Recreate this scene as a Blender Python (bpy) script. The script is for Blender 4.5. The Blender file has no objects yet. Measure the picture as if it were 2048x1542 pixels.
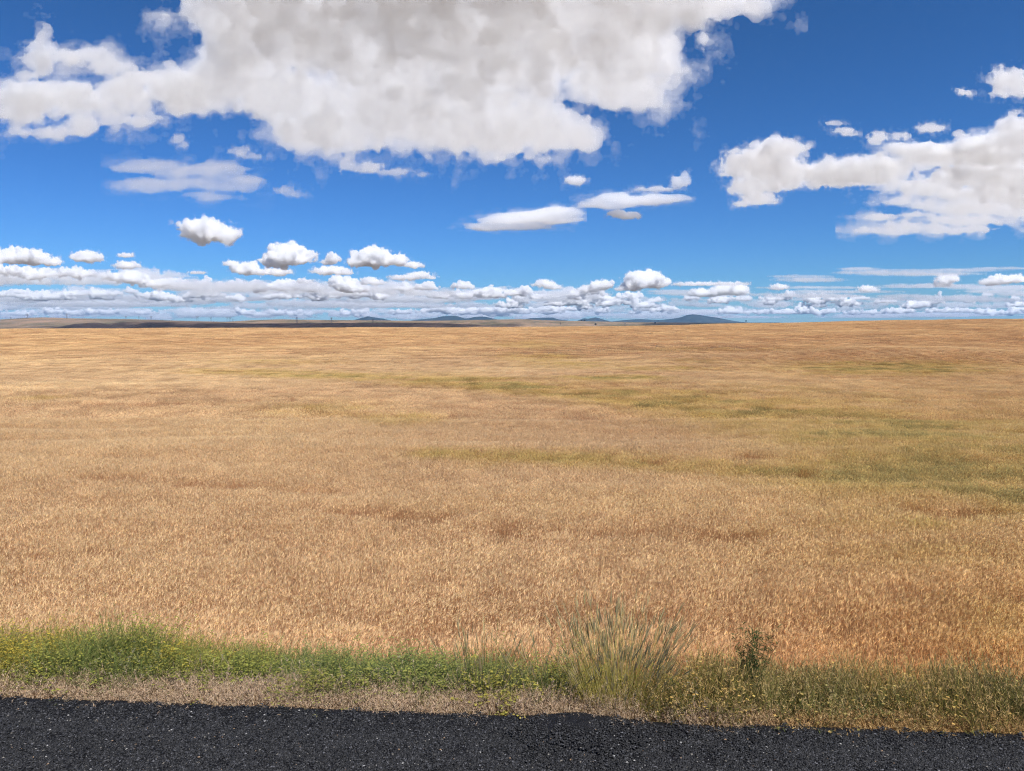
import bpy, math, random, os
import numpy as np
import openvdb as vdb

random.seed(7)
RNG = np.random.default_rng(11)
SC = bpy.context.scene
COL = SC.collection
R = math.radians

# ------------------------------------------------------------------ camera
F, CX, CY = 1462.0, 1024.0, 771.0           # focal length and centre in photograph pixels
EYE = 2.2                                   # eye height above the road (a car window)
PITCH = R(5.0)
CP, SP = math.cos(PITCH), math.sin(PITCH)

cam_d = bpy.data.cameras.new("camera")
cam_d.sensor_width = 36.0
cam_d.lens = F / 2048.0 * 36.0
cam_d.clip_start, cam_d.clip_end = 0.1, 400000.0
cam = bpy.data.objects.new("camera", cam_d)
cam.location = (0, 0, EYE)
cam.rotation_euler = (R(90) - PITCH, 0, 0)
COL.objects.link(cam)
SC.camera = cam


def ray(px, py):
    """unit-forward view direction of a photograph pixel (numpy friendly)"""
    a = (np.asarray(px, float) - CX) / F
    b = -(np.asarray(py, float) - CY) / F
    x = a
    y = CP + b * SP
    z = -SP + b * CP
    return x, y, z


def project(x, y, z):
    z = z - EYE
    d = y * CP - z * SP
    v = y * SP + z * CP
    d = np.maximum(d, 1e-3)
    return CX + F * x / d, CY - F * v / d


# ------------------------------------------------------------------ scene settings
SC.render.engine = 'CYCLES'
cy = SC.cycles
cy.use_denoising = True
cy.max_bounces = 14
cy.diffuse_bounces = 2
cy.glossy_bounces = 2
cy.transmission_bounces = 4
cy.volume_bounces = 10
cy.transparent_max_bounces = 96
cy.caustics_reflective = False
cy.caustics_refractive = False
cy.sample_clamp_indirect = 6.0
cy.pixel_filter_type = 'BLACKMAN_HARRIS'
cy.filter_width = 1.15
cy.use_adaptive_sampling = True
cy.adaptive_threshold = 0.022
cy.adaptive_min_samples = 24
cy.denoising_prefilter = 'FAST'
SC.view_settings.view_transform = 'Standard'
SC.view_settings.look = 'None'
SC.view_settings.exposure = 0.42
SC.view_settings.gamma = 1.0

SUN_EL, SUN_AZ = R(57), R(140)              # azimuth clockwise from +Y: behind the camera, to the right
world = bpy.data.worlds.new("World")
SC.world = world
world.use_nodes = True
nt = world.node_tree
bg = nt.nodes["Background"]
sky = nt.nodes.new("ShaderNodeTexSky")
sky.sky_type = 'NISHITA'
sky.sun_disc = False
sky.sun_elevation = SUN_EL
sky.sun_rotation = SUN_AZ
sky.altitude = 0
sky.air_density = 1.0
sky.dust_density = 0.0
sky.ozone_density = 6.0
# the sky's own colour, graded channel by channel towards the deep clean blue of a dry day
sep = nt.nodes.new("ShaderNodeSeparateColor")
com = nt.nodes.new("ShaderNodeCombineColor")
nt.links.new(sky.outputs[0], sep.inputs[0])
for ch, gam, gain in ((0, 1.18, 0.305), (1, 1.18, 0.562), (2, 1.45, 0.985)):
    a = nt.nodes.new("ShaderNodeMath"); a.operation = 'MULTIPLY'; a.inputs[1].default_value = 0.1
    b = nt.nodes.new("ShaderNodeMath"); b.operation = 'POWER'; b.inputs[1].default_value = gam
    c = nt.nodes.new("ShaderNodeMath"); c.operation = 'MULTIPLY'; c.inputs[1].default_value = gain * 10.0
    nt.links.new(sep.outputs[ch], a.inputs[0]); nt.links.new(a.outputs[0], b.inputs[0])
    nt.links.new(b.outputs[0], c.inputs[0]); nt.links.new(c.outputs[0], com.inputs[ch])
nt.links.new(com.outputs[0], bg.inputs[0])
bg.inputs[1].default_value = 0.10

sun_d = bpy.data.lights.new("sun", 'SUN')
sun_d.energy = 4.9
sun_d.angle = R(0.53)
sun_d.color = (1.0, 0.97, 0.93)
sun = bpy.data.objects.new("sun", sun_d)
sun.rotation_euler = (R(90) - SUN_EL, 0, -SUN_AZ + R(180))
sun.location = (30, -40, 80)
COL.objects.link(sun)


# ------------------------------------------------------------------ helpers
def tag(o, label=None, cat=None, group=None, kind=None):
    if label: o['label'] = label
    if cat: o['category'] = cat
    if group: o['group'] = group
    if kind: o['kind'] = kind
    return o


def mesh_np(name, verts, faces, mats=(), smooth=False, fmat=None):
    """fast mesh from numpy arrays; faces is (n,3) or (n,4)"""
    verts = np.ascontiguousarray(verts, np.float32)
    faces = np.ascontiguousarray(faces, np.int32)
    me = bpy.data.meshes.new(name)
    n, k = faces.shape
    me.vertices.add(len(verts)); me.vertices.foreach_set("co", verts.ravel())
    me.loops.add(n * k); me.loops.foreach_set("vertex_index", faces.ravel())
    me.polygons.add(n)
    me.polygons.foreach_set("loop_start", np.arange(0, n * k, k, dtype=np.int32))
    if fmat is not None:
        me.polygons.foreach_set("material_index", np.ascontiguousarray(fmat, np.int32))
    me.polygons.foreach_set("use_smooth", np.full(n, smooth, bool))
    for m in mats: me.materials.append(m)
    me.update(calc_edges=True)
    return me


def link(name, me, parent=None):
    o = bpy.data.objects.new(name, me)
    COL.objects.link(o)
    if parent is not None: o.parent = parent
    return o


def new_mat(name):
    m = bpy.data.materials.new(name)
    m.use_nodes = True
    t = m.node_tree
    for n in list(t.nodes): t.nodes.remove(n)
    out = t.nodes.new("ShaderNodeOutputMaterial")
    return m, t, out


def N(t, kind, **kw):
    n = t.nodes.new("ShaderNode" + kind)
    for k, v in kw.items():
        if k.startswith("i_"):
            n.inputs[k[2:].replace("_", " ")].default_value = v
        else:
            setattr(n, k, v)
    return n


def smooth01(x, a, b):
    t = np.clip((x - a) / (b - a), 0, 1)
    return t * t * (3 - 2 * t)


def vnoise(shape, cell, rng):
    """smooth value noise in [0,1] on a regular grid; cell is per-axis, in grid steps"""
    dims = [int(n / c) + 3 for n, c in zip(shape, cell)]
    a = rng.random(dims).astype(np.float32)
    for ax in range(len(shape)):
        p = np.arange(shape[ax], dtype=np.float32) / cell[ax]
        p += rng.random()
        i = p.astype(int)
        f = p - i
        f = f * f * f * (f * (f * 6 - 15) + 10)
        sh = [1] * len(shape); sh[ax] = -1
        f = f.reshape(sh).astype(np.float32)
        lo = np.take(a, i, ax)
        hi = np.take(a, np.minimum(i + 1, a.shape[ax] - 1), ax)
        a = lo + (hi - lo) * f
    return a


def noise2(x, y, cell, seed, oct=4, gain=0.5):
    """value-noise fbm at arbitrary points (periodic 256 lattice), about [0,1]"""
    x = np.asarray(x, float); y = np.asarray(y, float)
    g = np.random.default_rng(seed).random((256, 256))
    tot = np.zeros(np.broadcast(x, y).shape); amp = 1.0; s = 0
    for o in range(oct):
        u = x / cell + 17.3 * o; v = y / cell + 9.1 * o
        i = np.floor(u).astype(int); j = np.floor(v).astype(int)
        fu = u - i; fv = v - j
        fu = fu * fu * (3 - 2 * fu); fv = fv * fv * (3 - 2 * fv)
        i0, i1, j0, j1 = i % 256, (i + 1) % 256, j % 256, (j + 1) % 256
        val = (g[i0, j0] * (1 - fu) + g[i1, j0] * fu) * (1 - fv) + (g[i0, j1] * (1 - fu) + g[i1, j1] * fu) * fv
        tot += val * amp; s += amp; amp *= gain; cell = cell / 2.03
    return tot / s
# ------------------------------------------------------------------ clouds: closed hulls filled with a scattering volume
def cloud_mat(name, sigma, g=0.2):
    m, t, out = new_mat(name)
    v = N(t, "VolumeScatter")
    v.inputs["Color"].default_value = (1, 1, 1, 1)
    v.inputs["Density"].default_value = sigma
    v.inputs["Anisotropy"].default_value = g
    t.links.new(v.outputs[0], out.inputs["Volume"])
    m.cycles.homogeneous_volume = True
    return m


def hull(blobs, D=None, H=None, step=2.0, rough=0.45, cell=None, flat=0.0, seed=1, dz=0.8, fringe=0.0,
         stretch=1.0, octs=5, lean=0.0, gain=0.55, puff=0.6, cap=90.0, erode=0.0, warp=.7, wres=1.8, puffs=None):
    """blobs: (cx, cy, rx, ry) in photograph pixels at distance D (or on the plane at height H). The hull is a true 3-D
    body: the ellipsoids' union pushed in and out by a billowy noise, meshed, then carried to its place in the world."""
    rng = np.random.default_rng(seed)
    B = np.array([b[:4] for b in blobs], float)
    c0 = cell or 0.9 * float(np.median(np.minimum(B[:, 2], B[:, 3])))
    c0 = max(c0, 5 * step)
    pad = max(6.0, 0.35 * float(np.median(np.minimum(B[:, 2], B[:, 3]))), 0.75 * rough * c0 / (1 - gain) * min(1.0, float(B[:, 3].max()) / c0) + 1.6 * fringe)
    u0, u1 = (B[:, 0] - B[:, 2]).min() - pad, (B[:, 0] + B[:, 2]).max() + pad
    v0, v1 = (B[:, 1] - B[:, 3]).min() - pad, (B[:, 1] + B[:, 3]).max() + pad
    rzs = np.minimum(np.minimum(B[:, 2], B[:, 3] * 2.2) * dz, cap)
    w1 = rzs.max() + .7 * pad
    nu, nv = int((u1 - u0) / step) + 2, int((v1 - v0) / step) + 2
    wstep = step * wres
    nw = int(2 * w1 / wstep) + 2
    U = (u0 + np.arange(nu) * step).astype(np.float32)
    V = (v0 + np.arange(nv) * step).astype(np.float32)
    W = (-w1 + np.arange(nw) * wstep).astype(np.float32)
    field = np.full((nu, nv, nw), -1e3, np.float32)
    loc = np.full((nu, nv, nw), 0.5, np.float32)        # small lobes get small bulges
    # a gentle warp so the outlines are not ellipses
    c0 = cell or 0.9 * float(np.median(np.minimum(B[:, 2], B[:, 3])))
    c0 = max(c0, 5 * step)
    wx = (vnoise((nu, nv, nw), [c0 * stretch / step, c0 / step, c0 / wstep], rng) - 0.5)
    wy = (vnoise((nu, nv, nw), [c0 * stretch / step, c0 / step, c0 / wstep], rng) - 0.5)
    for (cx, cy_, rx, ry), rz in zip(B, rzs):
        i0, i1 = np.searchsorted(U, [cx - rx * 1.5 - 2 * pad, cx + rx * 1.5 + 2 * pad])
        j0, j1 = np.searchsorted(V, [cy_ - ry * 1.6 - 2 * pad, cy_ + ry * 1.6 + 2 * pad])
        if i1 <= i0 or j1 <= j0: continue
        a = wx[i0:i1, j0:j1] * min(rx, c0) * warp
        b = wy[i0:i1, j0:j1] * min(ry, c0) * warp
        uu = (U[i0:i1, None, None] - cx + a + lean * (V[None, j0:j1, None] - cy_)) / rx
        vv = (V[None, j0:j1, None] - cy_ + b) / ry
        if flat > 0:
            vv = np.where(vv > 0, vv / (1.0 - flat), vv)
        ww = W[None, None, :] / rz
        f = (1.0 - np.sqrt(uu * uu + vv * vv + ww * ww)) * min(rx, ry, rz)
        sub = field[i0:i1, j0:j1]
        k = 0.35 * min(rx, ry)
        h = np.clip(0.5 + 0.5 * (f - sub) / k, 0, 1)
        field[i0:i1, j0:j1] = sub * (1 - h) + f * h + k * h * (1 - h)
        ls = loc[i0:i1, j0:j1]
        ls += (np.float32(min(1.0, max(.35, 1.15 * min(rx, ry) / c0))) - ls) * h
    del wx, wy
    amp = rough * c0; c = c0
    tot = np.zeros((nu, nv, nw), np.float32); s = 0.0
    for o in range(octs):
        if c / step < 1.6: break
        n = vnoise((nu, nv, nw), [max(c * stretch / step, 1.5), c / step, max(c / wstep, 1.2)], rng)
        bil = 1.0 - np.abs(2 * n - 1) * 1.6             # round bulges, sharp creases
        tot += amp * (puff * bil + (1 - puff) * (n * 2 - 1) * 0.9)
        amp *= gain; c *= 0.5
    tot -= tot.mean() + erode
    tot *= loc
    np.maximum(tot, np.where(field > 6, -0.55 * field, -1e3), out=tot)       # no holes right through a thick body
    field += tot
    del tot, loc
    if puffs:
        # cauliflower lobes: spheres of many sizes grown on the skin, upper side first
        npf, r0, r1 = puffs
        sk = np.argwhere(np.abs(field) < step * 1.6)
        cyb = float(np.average(B[:, 1], weights=B[:, 2] * B[:, 3]))
        for a in sk[rng.integers(0, len(sk), npf)]:
            pc = np.array([U[a[0]], V[a[1]], W[a[2]]])
            if flat > .1 and pc[1] > cyb + .2 * float(B[:, 3].max()) and rng.random() < .8: continue
            r = r0 + (r1 - r0) * rng.random() ** 2.2
            lo = [int(np.searchsorted(g_, q - 1.5 * r)) for g_, q in zip((U, V, W), pc)]
            hi = [int(np.searchsorted(g_, q + 1.5 * r)) + 1 for g_, q in zip((U, V, W), pc)]
            sl = tuple(slice(i, j) for i, j in zip(lo, hi))
            du = (U[sl[0], None, None] - pc[0]) / stretch; dv = V[None, sl[1], None] - pc[1]; dw = W[None, None, sl[2]] - pc[2]
            f = (r * .8 - np.sqrt(du * du + dv * dv + dw * dw)).astype(np.float32)
            s_ = field[sl]; k = .22 * r
            h = np.clip(.5 + .5 * (f - s_) / k, 0, 1)
            field[sl] = s_ * (1 - h) + f * h + k * h * (1 - h)
        c = max(.8 * r1, 3 * step); amp = .30 * c
        for o in range(3):                                  # ruffle the lobes so that none is a ball
            if c / step < 1.5: break
            field += amp * (vnoise((nu, nv, nw), [c * stretch / step, c / step, max(c / wstep, 1.2)], rng) * 2 - 1)
            c *= .45; amp *= .5

    def to_mesh(fl):
        # keep the border empty so that the hull is closed
        for ax in range(3):
            sl = [slice(None)] * 3
            sl[ax] = 0; fl[tuple(sl)] = -50
            sl[ax] = -1; fl[tuple(sl)] = -50
        g = vdb.FloatGrid(50.0)
        g.copyFromArray(np.clip(-fl, -50, 50))
        pts, tris, quads = g.convertToPolygons(isovalue=0.0, adaptivity=0.0)
        pu = u0 + pts[:, 0] * step; pv = v0 + pts[:, 1] * step; pw = -w1 + pts[:, 2] * wstep
        x, y, z = ray(pu, pv)
        if H is not None:
            dd = H / np.maximum(z, 0.02) + pw * sc / F
        else:
            dd = D + pw * D / F
        return np.stack([x * dd, y * dd, EYE + z * dd], 1), quads
    sc = D if H is None else H / max(float(ray(CX, (v0 + v1) / 2)[2]), 0.02)
    res = [to_mesh(field.copy())]
    if fringe > 0:
        c = max(fringe * 3.0, 4 * step)
        n = np.zeros((nu, nv, nw), np.float32); amp = 1.0
        for o in range(4):
            if c / step < 1.5: break
            n += amp * (vnoise((nu, nv, nw), [c * stretch / step, c / step, max(c / wstep, 1.2)], rng) * 2 - 1)
            amp *= 0.7; c *= 0.5
        res.append(to_mesh(field + fringe * (0.22 + 0.8 * n)))
        res.append(to_mesh(field + fringe * (0.40 + 2.0 * n)))
    return res, sc


def cloud(label, blobs, tau=0.06, group=None, thin=0.25, **kw):
    res, sc = hull(blobs, **kw)
    P, q = res[0]
    c = P.mean(0); c[2] = P[:, 2].min()
    me = mesh_np("cloud", P - c, q, [cloud_mat("cloud_vapour", tau * F / sc)], smooth=True)
    o = link("cloud", me); o.location = c
    tag(o, label, "cloud", group)
    for (P, q), th in zip(res[1:], (thin, thin * .35)):
        link("wisps", mesh_np("wisps", P - c, q, [cloud_mat("cloud_wisp_vapour", th * tau * F / sc)], smooth=True), o)
    return o


def cloud_mass(name, label, rows, tau):
    """one far bank of cloud nobody could count: several ranks, each at its own distance"""
    Ps, qs, n = [], [], 0
    for blobs, kw in rows:
        res, sc = hull(blobs, **kw)
        P, q = res[0]
        Ps.append(P); qs.append(q + n); n += len(P)
    P = np.concatenate(Ps); q = np.concatenate(qs)
    c = P.mean(0); c[2] = P[:, 2].min()
    o = link(name, mesh_np(name, P - c, q, [cloud_mat(name + "_vapour", tau)], smooth=True)); o.location = c
    return tag(o, label, "clouds", None, "stuff")

# ---- the big ones near by
cloud("huge white cumulus cloud with grey underside filling the top of the sky",
      [(545, 40, 105, 80), (760, 30, 250, 140), (1000, 40, 270, 155), (1225, 60, 115, 105), (1390, -5, 120, 44), (1480, 12, 34, 22),
       (465, 130, 66, 58), (440, 80, 46, 46), (425, 165, 52, 40), (400, 192, 34, 26), (565, 185, 95, 58), (625, 258, 82, 30), (670, 285, 40, 26), (740, 215, 130, 68), (900, 228, 165, 70),
       (1050, 250, 140, 58), (1140, 272, 62, 32), (1000, 272, 100, 36), (1215, 170, 85, 58), (1270, 110, 60, 48), (700, -90, 300, 120), (1050, -110, 340, 120)],
      H=1000, step=2.4, rough=0.36, cell=105, tau=0.033, dz=0.8, cap=54, seed=8, puffs=(520, 7, 34), octs=6, fringe=18, thin=.38, gain=.62, warp=.4, wres=1.4)
cloud("ragged white cloud to the left of the huge cumulus, with a thin neck reaching it",
      [(85, 115, 36, 34), (90, 82, 16, 30), (150, 112, 60, 15), (220, 132, 60, 14), (290, 155, 50, 17), (345, 172, 48, 34), (370, 195, 42, 28),
       (60, 195, 70, 30), (40, 225, 50, 20), (140, 200, 60, 28), (205, 205, 42, 28), (240, 190, 48, 32), (275, 207, 36, 20), (105, 262, 60, 11),
       (170, 250, 40, 20), (215, 235, 32, 24), (285, 240, 32, 10)],
      H=1000, step=1.6, rough=0.5, cell=40, tau=0.040, dz=0.7, puffs=(110, 4, 15), stretch=1.3, seed=12, octs=6, fringe=12, thin=.3, gain=.65)
cloud("large broken white cloud reaching out past the right edge of the sky",
      [(1860, 308, 75, 20), (1960, 312, 85, 34), (2040, 290, 45, 56), (1960, 355, 110, 24), (1860, 377, 85, 15), (1990, 387, 90, 26), (1950, 415, 100, 18),
       (2055, 385, 50, 60), (1930, 440, 100, 11), (1840, 452, 70, 9), (1780, 463, 60, 6), (1755, 434, 32, 7), (1835, 431, 40, 6), (1790, 404, 26, 5), (1900, 460, 60, 7)],
      H=1000, step=1.6, rough=0.5, cell=34, tau=0.07, dz=0.8, puffs=(120, 4, 14), stretch=1.6, seed=21, octs=6, fringe=9, flat=.2, gain=.65)
cloud("smooth white loaf-shaped cloud joining the large broken cloud at right",
      [(1700, 350, 95, 28), (1660, 358, 60, 20), (1760, 338, 55, 24)],
      H=1000, step=1.3, rough=0.5, gain=.62, cell=24, tau=0.07, puffs=(90, 4, 14), seed=22, dz=.9, flat=.3, fringe=6)
cloud("white wing-shaped cloud left of the loaf-shaped cloud, its lower tip ragged",
      [(1560, 300, 45, 18), (1510, 325, 58, 24), (1550, 345, 55, 34), (1500, 372, 40, 16), (1475, 335, 28, 18)],
      H=1000, step=1.3, rough=0.5, gain=.62, cell=24, tau=0.07, puffs=(110, 4, 15), seed=23, dz=.9, fringe=6)
cloud("small flat-based puff under the wing-shaped white cloud",
      [(1520, 398, 36, 11), (1490, 407, 22, 6)], H=1000, step=1.1, rough=0.45, cell=14, tau=0.09, seed=24, fringe=4)
cloud("bright ragged tuft of cloud high at the right edge",
      [(2010, 160, 30, 22), (2040, 170, 26, 22), (2000, 185, 20, 12), (2030, 150, 22, 14)],
      H=1000, step=1.2, rough=0.75, cell=20, tau=0.05, seed=25, fringe=8)
cloud("tiny slanting wisp just left of the ragged tuft", [(1928, 185, 14, 6)], H=1000, step=1.0, rough=0.7, cell=8, tau=0.08, seed=26, fringe=4, lean=-1.2)
cloud("small slanting wisp between the deep blue and the wing-shaped cloud", [(1690, 263, 22, 8), (1668, 246, 18, 4)],
      H=1000, step=1.0, rough=0.6, cell=10, tau=0.06, seed=27, fringe=4, lean=-1.0)
cloud("pair of frayed puffs above the loaf-shaped cloud", [(1757, 275, 20, 12), (1800, 272, 20, 8)],
      H=1000, step=1.0, rough=0.6, cell=12, tau=0.06, seed=28, fringe=5)
cloud("small oval puff above the large broken cloud", [(1862, 256, 28, 8)], H=1000, step=1.0, rough=0.5, cell=10, tau=0.06, seed=29, fringe=4)
cloud("thin translucent grey cloud streaming below the ragged left cloud",
      [(300, 332, 75, 14), (390, 345, 80, 14), (440, 335, 50, 14), (300, 370, 70, 13), (380, 368, 80, 12), (450, 375, 60, 14), (490, 362, 36, 14), (420, 395, 60, 10)],
      H=1000, step=1.5, rough=0.55, cell=26, tau=0.022, seed=31, octs=5, stretch=2.2, fringe=8, dz=.6)
cloud("frayed scrap of thin cloud above the translucent grey cloud", [(480, 303, 22, 9), (500, 312, 30, 5)],
      H=1000, step=1.1, rough=0.6, cell=12, tau=0.03, seed=32, fringe=5)
cloud("faint puff alone between the ragged left cloud and the huge cumulus", [(357, 277, 15, 11), (366, 290, 12, 7)],
      H=1000, step=1.1, rough=0.6, cell=12, tau=0.03, seed=33, fringe=5)
cloud("pale shred of cloud right of the translucent grey cloud", [(592, 388, 20, 7), (565, 380, 22, 9)],
      H=1000, step=1.1, rough=0.6, cell=12, tau=0.022, seed=34, fringe=5)
cloud("broken trail of small wisps under the left lobe of the huge cumulus", [(690, 330, 18, 12), (735, 335, 26, 11), (790, 344, 36, 6), (845, 349, 10, 4)],
      H=1000, step=1.1, rough=0.75, cell=14, tau=0.035, seed=35, fringe=6)
# ---- lower in the sky, further off
cloud("rounded bright cumulus alone in the blue at left", [(405, 462, 44, 22), (430, 472, 42, 17), (385, 450, 22, 10), (400, 445, 36, 6)],
      D=8600, step=1.0, rough=0.55, gain=.62, cell=20, tau=.13, flat=.15, puffs=(90, 3, 11), seed=41, fringe=3)
cloud("long lens-shaped pale cloud low over the middle of the field",
      [(1060, 440, 100, 18), (1000, 455, 95, 11), (960, 457, 50, 6), (1110, 428, 50, 16)],
      D=7600, step=1.3, rough=0.22, cell=20, tau=.06, flat=.4, seed=42, stretch=2.5, fringe=5, dz=.6)
cloud("tapering pale cloud trailing right of the long lens-shaped one",
      [(1270, 400, 90, 14), (1210, 410, 60, 10), (1330, 398, 50, 10)], D=6900, step=1.2, rough=0.25, cell=18, tau=.055, flat=.3, seed=43, stretch=2.5, fringe=5, dz=.6)
cloud("little hooked cloud above the tapering pale cloud", [(1360, 364, 18, 13), (1310, 378, 42, 5), (1370, 354, 9, 10)],
      D=6000, step=1.0, rough=0.4, cell=12, tau=.06, seed=44, fringe=4)
cloud("tiny white puff under the tapering pale cloud", [(1247, 431, 32, 9), (1240, 427, 18, 8)], D=7000, step=1.0, rough=0.4, cell=12, tau=.12, flat=.3, seed=45, fringe=2)
cloud("tiny oval puff under the right end of the huge cumulus", [(1151, 361, 21, 9)], D=5600, step=1.0, rough=0.45, cell=10, tau=.07, seed=46, fringe=3)

FAR = [  # (label, blobs, distance)
 ("tall heaped cumulus with a flat grey base, tallest of the left group", [(575,516,46,24),(595,522,30,16),(548,524,24,14),(570,504,26,14)], 13500),
 ("low twin-humped cumulus tucked under the tallest of the left group", [(488,540,24,14),(520,545,44,10),(550,546,30,8),(495,533,16,11)], 14500),
 ("small roundish cumulus between the two largest of the left group", [(664,520,16,12),(655,526,12,6)], 13800),
 ("broad heaped cumulus, rightmost large one of the left group", [(745,520,42,20),(780,524,30,16),(722,526,24,14),(752,508,24,10)], 13500),
 ("small cumulus touching the right side of the broad heaped one", [(825,532,18,8)], 13900),
 ("long low greyish cumulus beneath the small roundish one", [(660,544,36,10),(690,546,18,7)], 15500),
 ("slanting greyish cloud right of the long low greyish cumulus", [(815,556,36,7),(840,550,24,6),(860,556,14,4)], 17000),
 ("small grey cloud left of the slanting greyish one", [(745,566,26,7),(738,560,14,6)], 18000),
 ("round cumulus puff alone near the left edge", [(172,516,28,13),(190,520,18,9)], 13700),
 ("wide cumulus cut by the left edge of the sky", [(40,516,56,16),(85,524,34,11),(10,522,30,12),(50,505,26,8)], 13500),
 ("tiny puff above the small grey-based cloud at left", [(252,512,14,6)], 13500),
 ("small grey-based cloud right of the lone round puff", [(255,533,26,8),(245,529,12,6)], 14500),
 ("thin grey sliver of cloud left of the twin-humped cumulus", [(394,546,16,3.5)], 15500),
 ("tiny flat puff at the left end of the twin-humped cumulus", [(463,528,14,6)], 14500),
 ("small flat puff just above the bank below the left group", [(610,563,15,5)], 18500),
 ("heaped cumulus on the right, tallest over the dark mountain", [(1290,566,40,22),(1260,576,26,10),(1318,568,18,16),(1288,556,22,12)], 19000),
 ("smaller cumulus left of the tallest one over the mountain", [(1200,572,24,14),(1178,580,20,7),(1207,566,12,9)], 19500),
 ("low cumulus with a trailing end left of the smaller heaped one", [(1088,569,22,9),(1105,576,18,5)], 19000),
 ("broad bright cumulus right of the tallest one over the mountain", [(1462,582,32,14),(1405,588,24,10),(1440,586,24,9),(1475,578,20,10)], 22000),
 ("thin flat streak of cloud above the broad bright cumulus", [(1400,569,52,5),(1450,568,46,4)], 20000),
 ("squarish cumulus above the bank at right", [(1893,560,22,11),(1885,570,18,7)], 18500),
 ("bright cumulus near the right edge of the bank", [(2000,562,34,11),(2040,560,20,9),(1980,566,20,8)], 18500),
 ("low white puff at the left end of the long grey streaks", [(1560,575,17,6),(1555,578,14,4)], 21000),
 ("small white puff in the middle of the right bank", [(1737,580,20,6),(1730,577,10,5)], 22500),
]
for i, (lab, bl, D) in enumerate(FAR):
    r = min(b[3] for b in bl[:1])
    cloud(lab, bl, D=D, step=0.7 if r < 12 else 0.85, rough=0.45, gain=.6, cell=max(7, r * 0.9), puffs=(int(14 * len(bl)), 2, max(3.5, r * .55)), tau=.2, flat=.5, seed=100 + i, fringe=2, thin=.2, dz=.9)

rg = np.random.default_rng(5)
def rank(x0, x1, base, top, n, rx, ry):
    out = []
    for k in range(n):
        x = x0 + (x1 - x0) * (k + rg.random()) / n
        h = ry[0] + (ry[1] - ry[0]) * rg.random() ** 1.5
        w = rx[0] + (rx[1] - rx[0]) * rg.random()
        out.append((x, base - h * 0.55 - rg.random() * max(base - top - 1.5 * h, 0), w, h))
    return out
def streaks(x0, x1, y0, y1, n, rx, ry):
    return [(x0 + (x1 - x0) * rg.random(), y0 + (y1 - y0) * rg.random(), rx[0] + (rx[1] - rx[0]) * rg.random(), ry[0] + (ry[1] - ry[0]) * rg.random()) for k in range(n)]
kw = dict(step=1.0, rough=0.8, cell=14, octs=4, flat=.5, dz=1.0, stretch=1.4, gain=.6)
left_rows = [
 (rank(-40, 330, 572, 536, 15, (22, 60), (9, 20)) + rank(300, 640, 584, 558, 12, (20, 56), (7, 14)), dict(kw, D=21000, seed=201)),
 (rank(380, 900, 592, 564, 20, (20, 60), (7, 15)), dict(kw, D=25000, seed=202)),
 (rank(-40, 1160, 606, 574, 40, (22, 70), (5, 14)), dict(kw, D=30000, seed=203)),
 (streaks(-40, 1000, 596, 614, 18, (60, 190), (2.5, 6)), dict(kw, D=33000, seed=204, cell=9, stretch=3, dz=3)),
 (rank(-40, 1180, 622, 598, 36, (20, 60), (4, 10)), dict(kw, D=40000, seed=205, cell=9)),
 (rank(-60, 1200, 641, 616, 40, (24, 70), (4, 12)), dict(kw, D=56000, seed=206, cell=9)),
]
cloud_mass("cloud_bank", "long bank of layered grey-blue cloud low along the left horizon", left_rows, 0.0029)
right_rows = [
 ([(1620, 560, 60, 5), (1600, 553, 60, 3.5), (1760, 545, 80, 5), (1720, 538, 40, 3.5), (1830, 548, 110, 5), (1900, 541, 110, 3.5), (2000, 537, 60, 3)],
   dict(kw, D=17500, seed=211, cell=9, stretch=4, dz=3, flat=.2)),
 (streaks(1370, 2090, 572, 602, 20, (50, 130), (2.5, 6)), dict(kw, D=27000, seed=212, cell=9, stretch=3, dz=3)),
 (rank(1150, 2090, 614, 588, 24, (16, 50), (4, 10)), dict(kw, D=36000, seed=213, cell=9)),
 (rank(1150, 2090, 628, 602, 26, (16, 50), (4, 9)), dict(kw, D=46000, seed=214, cell=8)),
 (streaks(1200, 2090, 622, 636, 20, (40, 120), (2.5, 5)), dict(kw, D=60000, seed=215, cell=8, stretch=3, dz=3)),
]
cloud_mass("cloud_streaks", "thin streaky bank of pale clouds low along the right horizon", right_rows, 0.0019)

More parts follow.
